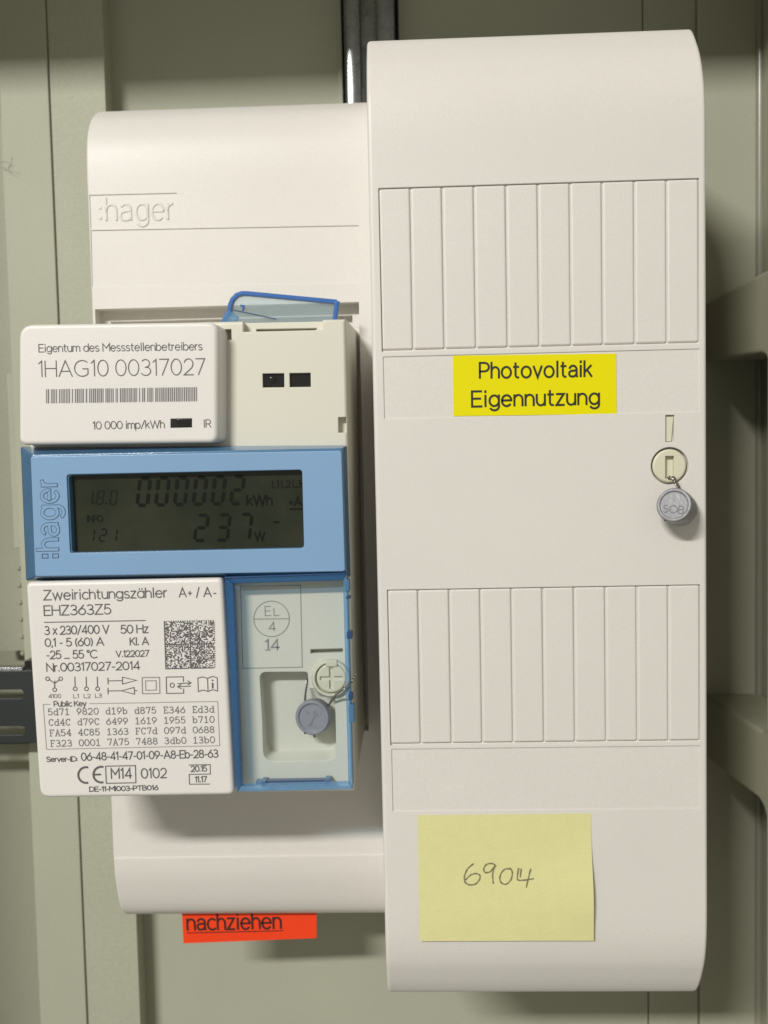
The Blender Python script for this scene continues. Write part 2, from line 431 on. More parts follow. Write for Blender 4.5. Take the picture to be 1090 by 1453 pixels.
def flat(stroke, n=14):
    pts = []
    for it in stroke:
        if len(it) == 2: pts.append(Vector(it))
        else:
            cx, cy, rx, ry, a0, a1 = it
            k = max(3, int(abs(a1-a0)/360*n*1.6))
            for i in range(k+1):
                a = rad(a0+(a1-a0)*i/k); pts.append(Vector((cx+rx*math.cos(a), cy+ry*math.sin(a))))
    out = [pts[0]]
    for p in pts[1:]:
        if (p-out[-1]).length > 1e-4: out.append(p)
    return out

RC = [0]
def ribbon(bm, pts, wd, y, cap=0.0):
    """flat band of width wd (mm) along pts [(x,z)] mm at depth y, mitred"""
    RC[0] += 1; y = y-0.0035*(RC[0] % 9)
    P = [Vector(p) for p in pts]
    closed = (P[0]-P[-1]).length < 1e-3 and len(P) > 3
    if closed: P = P[:-1]
    n = len(P); Lp = []; Rp = []
    for i, p in enumerate(P):
        if closed: a, b = P[i-1], P[(i+1) % n]
        else: a, b = P[max(i-1, 0)], P[min(i+1, n-1)]
        d0 = (p-a).normalized() if (p-a).length > 1e-9 else (b-p).normalized()
        d1 = (b-p).normalized() if (b-p).length > 1e-9 else d0
        if not closed and i == 0: p = p-d1*cap
        if not closed and i == n-1: p = p+d0*cap
        n0 = Vector((-d0.y, d0.x)); n1 = Vector((-d1.y, d1.x))
        m = n0+n1
        if m.length < 1e-6: m = n0
        m.normalize(); k = 1/max(0.35, m.dot(n0))
        Lp.append(p+m*wd/2*k); Rp.append(p-m*wd/2*k)
    lv = [bm.verts.new(Vector((q.x, y, q.y))*MM) for q in Lp]
    rv = [bm.verts.new(Vector((q.x, y, q.y))*MM) for q in Rp]
    rng = range(n) if closed else range(n-1)
    for i in rng:
        j = (i+1) % n
        try: bm.faces.new((lv[i], lv[j], rv[j], rv[i]))
        except ValueError: pass

def layout(s, track=.17, mono=None, slab=False):
    """-> list of strokes in em units, total width"""
    x = 0; out = []
    for i, ch in enumerate(s):
        if ch == ' ':
            x += mono if mono else .34; continue
        wd, st = (G[ch][0], SLAB[ch] if slab and ch in SLAB else G[ch][1])
        xo = x+(mono-(.62 if slab else wd))/2 if mono else x
        for k in st:
            out.append([Vector((q.x+xo, q.y)) for q in flat(k)])
        x += mono if mono else wd+track
    return out, (x if mono else x-track)

def place(s, p0, p1, cap, y, thick, bm, lift=0.08, **k):
    """write s with its baseline from photo point p0 to p1, capital height cap px, on the plane y"""
    st, tot = layout(s, **k)
    a = Vector(at(*p0, y)); b = Vector(at(*p1, y))
    c = Vector(at(p0[0], p0[1]-cap, y)); hgt = (c-a).length
    ux = (b-a)/tot; uz = Vector((-(b-a).y, (b-a).x)).normalized()*hgt
    mmpp = hgt/cap
    for q in st:
        ribbon(bm, [a+ux*v.x+uz*v.y for v in q], thick*mmpp, y-lift, cap=thick*mmpp*0.45 if k.get('capped', False) else thick*mmpp*0.3)
def pxline(bm, pts, y, thick, lift=0.08):
    P = [at(a, b, y) for a, b in pts]
    ribbon(bm, P, thick*0.2, y-lift)
def pxcirc(cx, cy, r, n=28, a0=0, a1=360):
    return [(cx+r*math.cos(rad(a0+(a1-a0)*i/n)), cy+r*math.sin(rad(a0+(a1-a0)*i/n))) for i in range(n+1)]

# ================================================================== THE CABINET
cab = thing('meter_cabinet', 'grey green painted steel meter cabinet interior behind the white covers', 'cabinet', (-45, 92, -90))
YL, YB = 80.0, 90.0
# left panels, with a hairline joint
xl0, xj, xl1 = -189.6, -170.6, -149.3
box('back_panel', xl0, xj-0.25, YL, YL+3, -620, 170, M_steel, cab, r=0.5)
box('back_panel', xj+0.25, xl1, YL+0.25, YL+3, -620, 170, M_steel, cab, r=0.5)
box('panel_return', xl1-3, xl1-0.4, YL+3, 99, -620, 170, M_steel, cab)
# channel left of them, the rail passes over it
box('channel_floor', -278, xl0+1, 101, 103, -620, 170, M_steel2, cab)
box('channel_wall', xl0, xl0+2.4, YL+3, 101, -620, 170, M_steel2, cab)
box('channel_flange', -192.6, -190.1, YL+2, YL+4, -107.6, -40, M_steel, cab, r=0.4)
bm = bmesh.new()
for i in range(6):
    X, Z = at(26.7+1.15*i, 806+24.2*i, 92)
    lathe(bm, [(1.0, -1), (1.0, 0.2), (0.7, 0.7), (0.0, 0.9)], 14, Matrix.Translation(Vector((X, 92, Z))*MM))
box('channel_strip', -205, -193.5, 92, 94, -150, 170, M_steel2, cab)
bm_obj('embossed_dimples', bm, M_steel2, cab)
bm = bmesh.new(); rs = random.Random(5)
for k in range(7):
    x_, z_ = at(rs.uniform(0, 18), rs.uniform(226, 242), YL-.1); pts = [(x_, YL-.05, z_)]
    a_ = rs.uniform(-.9, .5)
    for j in range(12):
        a_ += rs.uniform(-.5, .5); x_ += .45*math.cos(a_); z_ += .38*math.sin(a_); pts.append((x_, YL-.08-.03*math.sin(j), z_))
    tube(bm, pts, .028+.015*rs.random(), 5)
bm_obj('stuck_fibres', bm, mat('fibre', (0.26, 0.24, 0.17), 0.8), cab)
# right-hand back panels
box('back_panel', -162, -60.6, YB, YB+3, -140, 170, M_steel2, cab, r=0.4)
box('back_panel', -162, 53.3, YB, YB+3, -620, -140.3, M_steel2, cab, r=0.4)
box('panel_lip', -62.3, -60.5, YB-1.6, YB-0.05, -60, 170, M_steel2, cab, r=0.3)
box('back_panel', -38.9, 53.3, YB, YB+3, -140, 170, M_steel2, cab, r=0.4)
box('back_panel', 53.7, 73.1, YB-0.3, YB+3, -620, 170, M_steel2, cab, r=0.4)
box('back_panel', 73.7, 97, YB-1.6, YB+3, -620, 170, M_steel2, cab, r=0.8)
box('slot_back', -70, -30, 99.5, 101, -620, 170, M_dark, cab)
# outer side wall with a rounded bead in the corner
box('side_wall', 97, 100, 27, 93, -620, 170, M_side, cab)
bm = bmesh.new(); tube(bm, [(96.4, YB-2.2, -620), (96.4, YB-2.2, 170)], 1.5, 16); bm_obj('corner_bead', bm, mat('bead_paint', (0.27, 0.27, 0.21), 0.25, spec=0.6), cab)
# moulded frame in front of the side wall: upright with cross bands
XS = 74.9
def yz_prism(name, pts, x0, x1, m, parent, r=0, **k):
    t = bmesh.new()
    a = [t.verts.new(Vector((x0, y, z))*MM) for y, z in pts]; b = [t.verts.new(Vector((x1, y, z))*MM) for y, z in pts]
    t.faces.new(a); t.faces.new(b[::-1]); n = len(a)
    for i in range(n): t.faces.new((a[(i+1) % n], a[i], b[i], b[(i+1) % n]))
    bmesh.ops.recalc_face_normals(t, faces=t.faces)
    if r: bmesh.ops.bevel(t, geom=list(t.edges), offset=r*MM, segments=3, profile=0.5, affect='EDGES')
    return bm_obj(name, t, m, parent, **k)
def fil(y, z, sy, sz, R=6, n=6):      # concave fillet between upright (y) and a band edge (z)
    return [(y+R*sy*(1-math.sin(rad(90*i/n))), z+sz*R*(1-math.cos(rad(90*i/n)))) for i in range(n+1)]
YF = 25.0
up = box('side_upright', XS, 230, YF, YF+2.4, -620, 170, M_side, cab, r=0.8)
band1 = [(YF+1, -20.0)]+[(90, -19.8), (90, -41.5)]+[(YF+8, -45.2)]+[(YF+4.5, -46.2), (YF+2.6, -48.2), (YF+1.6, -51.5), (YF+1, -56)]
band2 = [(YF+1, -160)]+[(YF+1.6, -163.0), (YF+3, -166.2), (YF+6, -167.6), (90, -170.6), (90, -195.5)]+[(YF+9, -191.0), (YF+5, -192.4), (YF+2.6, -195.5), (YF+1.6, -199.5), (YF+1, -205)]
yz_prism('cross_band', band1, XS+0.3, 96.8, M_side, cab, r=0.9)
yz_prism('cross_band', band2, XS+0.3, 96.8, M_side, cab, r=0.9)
# roof, left wall: they throw the shade at the top and far left
ZR = 173.7
box('cabinet_roof', -460, 110, -110, 104, ZR, ZR+4, M_steel, cab)
box('side_wall', -281, -278, -58, 101, -620, ZR-0.5, M_steel, cab)

# ------------------------------------------------------------------ upright profile in the slot
rail = thing('upright_profile', 'shiny zinc plated steel upright profile rising behind the tall white cover', 'rail', (-50, 84, -90))
for x0, x1 in ((-59.2, -53.0), (-47.3, -40.2)):
    bm = bmesh.new(); n = 10
    pts = []
    for i in range(n+1):                      # slightly crowned flange
        u = i/n; pts.append((x0+(x1-x0)*u, 82.2-1.1*math.sin(math.pi*u)**0.6))
    t = bmesh.new()
    a = [t.verts.new(Vector((x, y, -135))*MM) for x, y in pts+[(x1, 84.2), (x0, 84.2)]]
    b = [t.verts.new(Vector((x, y, 170))*MM) for x, y in pts+[(x1, 84.2), (x0, 84.2)]]
    t.faces.new(a); t.faces.new(b[::-1])
    for i in range(len(a)): t.faces.new((a[(i+1) % len(a)], a[i], b[i], b[(i+1) % len(a)]))
    bmesh.ops.recalc_face_normals(t, faces=t.faces)
    merge(bm, t); bm_obj('flange', bm, M_zinc, rail)
box('web', -53.4, -46.9, 95, 96.5, -135, 170, M_zinc, rail)
box('web_side', -54.4, -53.1, 84.3, 95, -135, 170, M_zinc, rail)
box('web_side', -47.2, -45.9, 84.3, 95, -135, 170, M_zinc, rail)

# ------------------------------------------------------------------ slotted dark rail at the left
r2 = thing('slotted_rail', 'dark grey slotted mounting rail running behind the left edge of the meter', 'rail', (-180, 72, -167))
o = box('rail_body', -278, -150, 70, 71.6, -181, -153, M_dark, r2, r=0.3)
cs = []
for zc in (-162.0, -176.0):
    for xc in (-202, -232):
        cs.append(cprism(rquad([(xc-12, zc+1.7), (xc+16.2, zc+1.7), (xc+16.2, zc-1.7), (xc-12, zc-1.7)], 1.6), 66, 76))
cut(o, cs)
box('rail_lip', -278, -186.6, 71.6, 76, -153.8, -152.2, M_zinc, r2, r=0.2)
box('rail_lip', -278, -185.0, 71.6, 76, -181.8, -180.4, M_dark, r2, r=0.2)
box('rail_end_block', -185.8, -183.4, 71.8, 80, -156, -149.8, M_black, r2)

# ================================================================== INNER (LEFT) COVER
def catmull(P, n=5):
    out = []
    for i in range(len(P)-1):
        p0 = Vector(P[max(i-1, 0)]); p1 = Vector(P[i]); p2 = Vector(P[i+1]); p3 = Vector(P[min(i+2, len(P)-1)])
        for j in range(n):
            t = j/n
            out.append(tuple(0.5*((2*p1)+(-p0+p2)*t+(2*p0-5*p1+4*p2-p3)*t*t+(-p0+3*p1-3*p2+p3)*t**3)))
    out.append(tuple(P[-1])); return out
def cover_body(name, x0, x1, top, bot, yback, m, parent, r=0.9):
    """extrude a side profile [(y,z)] along x; long ends curve back"""
    prof = catmull(top)+catmull(bot)
    prof = [(yback, top[0][1])]+prof+[(yback, bot[-1][1])]
    t = bmesh.new()
    a = [t.verts.new(Vector((x0, y, z))*MM) for y, z in prof]; b = [t.verts.new(Vector((x1, y, z))*MM) for y, z in prof]
    fa = t.faces.new(a); fb = t.faces.new(b[::-1]); n = len(a)
    for i in range(n): t.faces.new((a[(i+1) % n], a[i], b[i], b[(i+1) % n]))
    bmesh.ops.recalc_face_normals(t, faces=t.faces)
    bmesh.ops.bevel(t, geom=[e for f in (fa, fb) for e in f.edges], offset=r*MM, segments=3, profile=0.5, affect='EDGES')
    return bm_obj(name, t, m, parent)
YI = 37.0
ic = thing('inner_cover', 'lower white cover behind the meter with embossed lettering and curved top', 'cover', (-95, YI, -95))
icb = cover_body('cover_shell', -142.2, -48.3,
    [(56, 46.0), (50.5, 44.6), (46, 41.8), (42.2, 38.3), (39.3, 33.6), (37.6, 28), (YI, 21), (YI, 10)],
    [(YI, -202), (YI, -210), (37.7, -218), (40.2, -227.0), (43, -232.5), (46.6, -235.6)], 86, M_cover2, ic)
def rect_px(p, y): return quad(p, y)
cuts = []
cuts.append(cprism(quad([(127, 277), (251, 274), (253, 322), (129, 324)], YI), YI-4, YI+0.22, r=0.0))
cuts.append(cprism(quad([(129, 327), (509, 320), (511, 401), (131, 407)], YI), YI-4, YI+0.25))
zt = at(300, 436, YI)[1]
cuts.append(cprism(quad([(156.6, 1100), (800, 1096), (800, 1210), (160.2, 1218.5)], YI), YI-4, YI+0.45))
cut(icb, cuts)
cut(icb, [cprism([(-141.0, -24.8), (-53.45, -24.8), (-53.45, -167.6), (-141.0, -167.6)], YI-4, YI+5, r=0.0),
          cprism([(-137.6, -28.2), (-56, -28.2), (-56, -165), (-137.6, -165)], YI-4, YI+8)], M_socket)
# embossed logo lettering on it
HG = {':': [[(0, .1), (0, .12)], [(0, .52), (0, .54)]]}
def logo(p0, p1, cap, y):
    st, tot = [], 0
    x = 0
    for ch in 'hager':
        wd, s = G[ch]
        if ch == 'a': s = [[A(.27, .46, .25, .26, 150, 0), (.52, 0)], [(.52, .43), (.22, .40), A(.20, .20, .20, .19, 90, 270), (.24, .01), A(.30, .25, .22, .24, 270, 330)]]
        for k in s: st.append([Vector((q.x+x, q.y)) for q in flat(k, 20)])
        x += wd+.20
    tot = x-.20
    a = Vector(at(*p0, y)); b = Vector(at(*p1, y)); c = Vector(at(p0[0], p0[1]-cap, y))
    ux = (b-a)/tot; uz = Vector((-(b-a).y, (b-a).x)).normalized()*(c-a).length
    return [[a+ux*v.x+uz*v.y for v in q] for q in st], a, ux, uz
st, a, ux, uz = logo((151, 313), (246, 311), 32, YI)
bm = bmesh.new()
for q in st: tube(bm, [(v.x, YI+0.42, v.y) for v in q], 0.50, 12)
for zz in (.06, .52):
    c = a+ux*(-.30)+uz*zz
    add_box(bm, c.x-.55, c.x+.55, YI+0.05, YI+0.8, c.y-.1, c.y+1.0, 0.2)
bm_obj('embossed_lettering', bm, M_cover2, ic)

# ================================================================== TALL COVER
tc = thing('tall_cover', 'tall white distribution cover with two rows of knock-out strips', 'cover', (0, 0, -98))
tcb = cover_body('cover_shell', -47.9, 47.2,
    [(13.4, 47.1), (11.4, 46.2), (8.4, 42.6), (4.6, 36.8), (2.1, 30.8), (0.6, 25.0), (0, 17), (0, 5)],
    [(0, -200), (0, -213), (0.5, -221), (1.9, -227.5), (4.1, -232.7), (6.8, -237.7), (9.9, -241.6), (14, -243.9)], 60, M_cover, tc, r=1.1)
Z = dict(t0=0.25, t1=-45.9, a=-47.35, b=-65.1, u0=-114.7, u1=-160.8, q=-161.9, qb=-180.5)
cuts = []
for z0, z1 in ((Z['t0'], Z['t1']), (Z['u0'], Z['u1'])):
    cuts.append(cbox(-45.1, 45.1, -4, 0.75, z1, z0))
for z0, z1 in ((Z['a'], Z['b']), (Z['q'], Z['qb'])):
    cuts.append(cbox(-44.8, 45.1, -4, 0.2, z1, z0))
sx, sz = at(950.5, 661, 0)
cuts.append(cprism(ring(sx, sz, 5.35, 64), -4, 2.2))
s0 = quad([(944.5, 589), (957, 589), (957, 627), (944.5, 627)], 0)
cuts.append(cprism(s0, -4, 1.4))
cut(tcb, cuts)
# knock-out strips
def strip_mesh(wd, hgt):
    t = bmesh.new(); bmesh.ops.create_cube(t, size=1)
    for v in t.verts:
        lo = v.co.z < 0
        v.co = Vector((v.co.x*wd, v.co.y*1.3, v.co.z*hgt))*MM
    fr = [e for e in t.edges if all(v.co.y < 0 for v in e.verts) or abs(e.verts[0].co.y-e.verts[1].co.y) > 1e-6]
    bmesh.ops.bevel(t, geom=fr, offset=0.55*MM, segments=4, profile=0.5, affect='EDGES')
    for v in t.verts:                       # longer chamfer along the lower edge
        if v.co.y < -0.2*MM and v.co.z < -hgt/2*MM+0.6*MM: v.co.y += 0.35*MM*min(1, (-hgt/2*MM+0.6*MM-v.co.z)/(0.6*MM)+0.3)
    me = bpy.data.meshes.new('knockout_strip'); t.to_mesh(me); t.free()
    return me
sm = strip_mesh(8.66, 45.45)
for row, (zt_, zb_) in enumerate(((Z['t0'], Z['t1']), (Z['u0'], Z['u1']))):
    for i in range(10):
        o = link('knockout_strip', sm, M_strip, tc)
        xc = -45.1+9.02*(i+.5)
        o.location = Vector((xc, 0.70+random.uniform(-.03, .03), (zt_+zb_)/2+0.12))*MM-Vector(tc.location)
# turn lock: disc with a slot and a ring
dk = bmesh.new()
lathe(dk, [(0, 1.9), (4.35, 1.9), (4.75, 1.6), (4.8, -1.0), (0, -1.0)], 64, Matrix.Translation(Vector((sx, 2.1, sz))*MM))
dk = bm_obj('lock_disc', dk, M_cream, tc)
cut(dk, [cprism(quad([(944.5, 647), (957, 647), (957, 679), (944.5, 679)], 0), -2, 1.8)])
bm = bmesh.new(); add_prism(bm, quad([(945.2, 590), (956.2, 590), (953, 626.3), (945.2, 626.3)], 0.4), 0.7, 1.36)
bm_obj('slot_wedge', bm, M_cream, tc)

# ================================================================== LABELS AND NOTE
yl = thing('yellow_tape_label', 'bright yellow tape label with black print on the tall cover', 'label', (at(759, 590, 0)[0], 0.1, at(759, 590, 0)[1]))
YT = 0.02
prism('tape', quad([(642.8, 504.8), (874.5, 501.6), (875.3, 587.3), (643.5, 590.4)], YT), YT, YT+0.24, M_yellow, yl, smooth=0)
def hel(s, p0, p1, cap, y, th, bm, lift=.07): place(s, p0, p1, cap, y, th, bm, lift, track=.19)
G_keep = {k: G[k] for k in 'aEPgtk'}
# grotesque shapes for the tape labels: two-storey a
G['a'] = (.54, [[A(.27, .47, .24, .25, 160, 0), (.51, .10), A(.57, .09, .06, .08, 180, 260)], [(.51, .42), (.24, .38), A(.20, .20, .19, .19, 90, 270), A(.26, .26, .25, .25, 270, 345)]])
bm = bmesh.new()
hel('Photovoltaik', (681, 536.5), (839.5, 534), 21.5, YT, 3.0, bm)
hel('Eigennutzung', (670, 577), (850, 573.5), 21.5, YT, 3.0, bm)
bm_obj('printed_words', bm, M_blackink, yl, smooth=0)

rl = thing('red_tape_label', 'orange red tape label with underlined black word below the inner cover', 'label', (at(350, 1336, 50)[0], 50, at(350, 1336, 50)[1]))
YR = 50.0
prism('tape', quad([(257, 1270), (449, 1267), (449.5, 1331), (260.5, 1338.5)], YR), YR-.05, YR+0.15, M_red, rl, smooth=0)
bm = bmesh.new()
place('nachziehen', (266.5, 1319.5), (399, 1317), 21.5, YR, 2.9, bm, 0.12, track=.17)
P = [at(265.5, 1323.6, YR), at(402, 1320.4, YR)]; ribbon(bm, P, 0.32, YR-.12)
bm_obj('printed_word', bm, M_brown, rl, smooth=0)
G['a'] = G_keep['a']

# sticky note: upper strip glued, lower part lifting a little
nx0, nz0 = at(592.3, 1156.5, 0); nx1, nz1 = at(838.5, 1155.5, 0); nzb = at(592, 1334, 0)[1]
note = thing('sticky_note', 'pale yellow sticky note with pencilled number at the foot of the tall cover', 'note', ((nx0+nx1)/2, 0, nzb))
def note_y(u, v):     # v 0 top .. 1 bottom
    lift = 0.12+2.2*max(0, v-.28)**2*(1-0.55*max(0, v-.75)/.25)
    lift += 2.2*math.exp(-((v-.62)/.25)**2)*max(0, u-.35)**2*1.6
    return -lift
bm = bmesh.new(); NU, NV = 28, 24; g = []
for sgn in (0, 1):
    g.append([[bm.verts.new(Vector((nx0+(nx1-nx0)*i/NU+0.35*(j/NV)*(1 if i > NU/2 else -0.1), note_y(i/NU, j/NV)+0.1*sgn, (nz0+(nzb-nz0)*j/NV)))*MM) for i in range(NU+1)] for j in range(NV+1)])
for k in (0, 1):
    for j in range(NV):
        for i in range(NU): bm.faces.new((g[k][j][i], g[k][j][i+1], g[k][j+1][i+1], g[k][j+1][i]))
for i in range(NU):
    for j in (0, NV): bm.faces.new((g[0][j][i], g[0][j][i+1], g[1][j][i+1], g[1][j][i]))
for j in range(NV):
    for i in (0, NU): bm.faces.new((g[0][j][i], g[0][j+1][i], g[1][j+1][i], g[1][j][i]))
bmesh.ops.recalc_face_normals(bm, faces=bm.faces)
bm_obj('paper', bm, M_paper, note)
hand = [ # pencil strokes, photo pixels
 [(672, 1225), (664, 1232), (659.5, 1241), (659.5, 1250), (665, 1254.5), (674, 1254), (680, 1248), (681, 1242), (676, 1239), (668, 1241), (660.5, 1248)],
 [(704, 1229), (699, 1225), (691, 1226), (686.5, 1232), (688.5, 1237.5), (696, 1236), (702, 1228.5), (699, 1240), (700, 1253)],
 [(724, 1232.5), (716, 1233), (710, 1241), (710, 1250), (717, 1254), (724.5, 1248), (727, 1238), (724.5, 1232), (722, 1232)],
 [(736, 1231), (734, 1246), (741, 1248), (757, 1245.5)],
 [(739.5, 1232), (738, 1244)],
 [(753, 1232), (749.5, 1245), (746.5, 1258)]]
bm = bmesh.new()
for s in hand:
    q = catmull([at(a, b, 0) for a, b in s], 5)
    pts = []
    for x, z in q:
        u = (x-nx0)/(nx1-nx0); v = (z-nz0)/(nzb-nz0)
        pts.append((x, note_y(u, v)-.06, z))
    # flat ribbons that follow the sheet
    for k in range(len(pts)-1):
        p, r_ = Vector(pts[k]), Vector(pts[k+1]); d = (r_-p); 
        if d.length < 1e-5: continue
        d.normalize(); nn = Vector((-d.z, 0, d.x))*(.22+.04*math.sin(k*1.3))
        e = d*0.05
        bm.faces.new([bm.verts.new(c*MM) for c in (p+nn-e, r_+nn+e, r_-nn+e, p-nn-e)])
bm_obj('pencil_number', bm, M_pencil, note, smooth=0)

# ================================================================== THE METER
met = thing('electricity_meter', 'white electricity meter with blue framed dark display and printed rating plate', 'meter', (-101, 37, -171))
YH, YP = -1.5, -8.0
xr = -54.7
hs = prism('housing', quad([(36, 462.5), (490.5, 453.3), (503.3, 1122.5), (62, 1128)], YH+.6), YH, YI+6, M_house, met,
    pts1=[(-139.5, -37.6), (-54.5, -33.5), (-54.5, -164.5), (-139.5, -165)], r=0.9)
cuts = []
def pc(p, d0, d1=None, y=YH): return cprism(quad(p, y), -12, y+d0)
cuts.append(pc([(344.5, 455), (458, 452), (458.5, 467.5), (345, 471)], 3.2))
cuts.append(pc([(361, 464.5), (448, 463), (448, 468.5), (361, 470.5)], 8))
cuts.append(pc([(314, 467.5), (328.5, 467), (328.8, 482), (314, 482.5)], 3.5))
cuts.append(pc([(480, 592), (491.3, 591.6), (491.5, 613.6), (480.2, 614)], 2.6))
cuts.append(pc([(372.6, 530), (403.5, 529.6), (403.7, 549.6), (373, 550)], 2.0))
cuts.append(pc([(410.8, 529.4), (441, 529), (441.3, 549), (411.2, 549.4)], 2.0))
cuts.append(pc([(440.5, 921.5), (486.5, 920), (487, 926), (441, 927.5)], 3))
# rounded tray in the flap compartment
tr = rquad(quad([(367, 953), (436, 952.5), (437.5, 975), (478, 975), (481, 1092), (371, 1094)], YH), [2, 1, .2, 2.5, 3.4, 3.4], 6)
cuts.append(cprism(tr, -12, YH+5.5, pts1=rquad(quad([(369, 954), (437.5, 953.5), (438, 978), (474, 977), (476, 1072), (376, 1074)], YH), [2, 1, .2, 2.5, 3.4, 3.4], 6)))
cut(hs, cuts)
for a_ in (((373.2, 530.6), (402.9, 530.2), (403.1, 549), (373.6, 549.4)), ((411.4, 530), (440.4, 529.6), (440.7, 548.4), (411.8, 548.8))):
    prism('optical_window', quad(a_, YH+0.9), YH+0.9, YH+1.9, M_led, met, r=0.2)
X, Zc = at(386, 537.5, YH+0.7)
bm = bmesh.new(); lathe(bm, [(1.2, -.3), (1.15, .25), (.6, .6), (0, .75)], 24, Matrix.Translation(Vector((X, YH+0.8, Zc))*MM)); bm_obj('infrared_diode', bm, M_led, met)

# -------- upper left label block
ub = prism('label_block', rquad(quad([(29.0, 461), (310, 457.3), (309.5, 628.2), (29.3, 631.5)], YP+1.2), [4.2, 3.0, 2.4, 2.4], 7), YP, YH+0.5, M_plate, met, r=1.15, seg=5,
    pts1=rquad(quad([(30.5, 463), (317.5, 459.2), (317.5, 628.2), (31, 631.5)], YP+1.6), [4.2, 3.0, 2.4, 2.4], 7))
prism('pulse_window', quad([(242, 594), (272.5, 593.4), (272.5, 606.4), (242, 607)], YP-.05), YP-.06, YP+.5, M_black, met, smooth=0)
prism('pulse_lens', quad([(251, 594.8), (271.8, 594.2), (271.8, 605.8), (251, 606.2)], YP-.1), YP-.14, YP, M_led, met, r=.12)
bm = bmesh.new()
place('Eigentum des Messstellenbetreibers', (55.5, 499.5), (287, 496.5), 10.8, YP, 1.15, bm, track=.15)
place('1HAG10 00317027', (55.5, 534.8), (291, 531.5), 22.5, YP, 1.35, bm, track=.16)
place('10 000 imp/kWh', (132.5, 609), (233.5, 607), 10.5, YP, 1.2, bm, track=.13)
place('IR', (289.5, 606.5), (299.5, 606.2), 10.8, YP, 1.2, bm)
bm_obj('printed_text', bm, M_ink, ub, smooth=0)
bm = bmesh.new(); x = 65.5
rb = random.Random(3)
while x < 279.5:
    wd = rb.choice((1.1, 1.1, 1.9, 1.4)); 
    yt = 552.3-(x-65)*0.014; yb = 572.3-(x-65)*0.014
    pts = [at(x, yt, YP), at(x+wd, yt, YP), at(x+wd, yb, YP), at(x, yb, YP)]
    bm.faces.new([bm.verts.new(Vector((a_, YP-.08, b_))*MM) for a_, b_ in pts])
    x += wd+rb.choice((1.0, 1.3, 1.1, 2.8))
bm_obj('barcode', bm, M_inkm, ub, smooth=0)

# -------- display
dc = prism('display_cover', rquad(quad([(44.5, 645), (486.2, 636), (491.4, 811.5), (50, 818.5)], YP), .6, 3), YP, -1.0, M_deep, met,
    pts1=rquad(quad([(29.5, 634), (492.5, 631.5), (497.5, 819), (37.2, 824)], -1.0), .6, 3), r=0.35)
dp = prism('display_panel', rquad(quad([(43.5, 647.5), (484.8, 639.2), (489.8, 810.8), (50.2, 818.0)], YP-.25), .8, 3), YP-.35, YP+.5, M_blue, met, r=0.25)
lc = rquad(quad([(94.5, 673), (429, 666.2), (431.8, 778), (99.5, 785.5)], YP-.35), 1.0, 4)
cut(dp, [cprism(lc, -14, 0)])
cut(dc, [cprism(lc, -14, YP+2.6, pts1=rquad(quad([(98, 675), (428.5, 667), (431.2, 777), (103, 784)], YP-.35), 1.0, 4))], M_bezel)
lcd = prism('display_glass', rquad(quad([(93, 672), (431, 665), (434, 780), (98, 787)], YP+1.8), 1.0, 4), YP+2.0, YP+2.5, M_lcd, met)
YD = YP+2.0
# top line divider strip and left reading
bm = bmesh.new()
pxline(bm, [(104, 684.5), (430, 677.5)], YD, 12, 0.05) if False else None
bm_obj('segment_trace', bm, M_seg, lcd) if False else bm.free()
def seg7(bm, ch, cx, base, wd, hg, th, y, lift, slope=0.12):
    on = {'0': 'abcdef', '1': 'bc', '2': 'abged', '3': 'abgcd', '4': 'fgbc', '5': 'afgcd', '6': 'afgedc', '7': 'abc', '8': 'abcdefg', '9': 'abcdfg', 'C': 'gcde'}[ch]
    gpx = th*.32
    S = {'a': [(0, hg), (wd, hg)], 'b': [(wd, hg), (wd, hg/2)], 'c': [(wd, hg/2), (wd, 0)], 'd': [(0, 0), (wd, 0)], 'e': [(0, 0), (0, hg/2)], 'f': [(0, hg/2), (0, hg)], 'g': [(0, hg/2), (wd, hg/2)]}
    for s in on:
        (xa, ya), (xb, yb) = S[s]
        va, vb = Vector((xa, ya)), Vector((xb, yb)); d = (vb-va).normalized()*(gpx+th*.35); va += d; vb -= d
        P = [at(cx+v.x+v.y*slope, base-v.y, y) for v in (va, vb)]
        P = [Vector(p) for p in P]; dd = (P[1]-P[0]); nn = Vector((-dd.y, dd.x)).normalized()*th*.1
        tip = dd.normalized()*th*.1
        pts = [P[0]-tip*.9, P[0]+nn, P[1]+nn, P[1]+tip*.9, P[1]-nn, P[0]-nn]
        bm.faces.new([bm.verts.new(Vector((q.x, y-lift, q.y))*MM) for q in pts])
bm = bmesh.new()
for i, ch in enumerate('000002'):
    seg7(bm, ch, 194.5+26.6*i, 717-i*.55, 14.5, 38, 5.2, YD, .06)
for i, ch in enumerate('237'):
    seg7(bm, ch, 276+31*i, 767-i*.6, 15.5, 36, 4.8, YD, .06)
place('kWh', (351, 716.5), (386, 716), 13, YD, 2.6, bm, .06, track=.14)
place('W', (362, 766.5), (376, 766.2), 11, YD, 2.4, bm, .06)
pxline(bm, [(388, 741), (397, 740.7)], YD, 2.4, .06)
pxline(bm, [(411, 722.5), (429, 722)], YD, 2.2, .06)
place('+A', (411, 717.5), (428, 717.2), 12, YD, 2.0, bm, .06)
bm_obj('lcd_digits', bm, M_seg, lcd, smooth=0)
bm = bmesh.new()
for x_, ch in ((122, '1'), (137, '8'), (156, '0')): seg7(bm, ch, x_, 715.5, 8.5, 19, 2.0, YD, .06)
for x_, ch in ((124, '1'), (141, '2'), (156, '1')): seg7(bm, ch, x_, 768, 8.5, 17, 2.2, YD, .06)
for c_ in ((133.8, 715.6), (150.5, 715.4)): pxline(bm, [(c_[0], c_[1]), (c_[0]+.1, c_[1]-2.4)], YD, 2.4, .06)
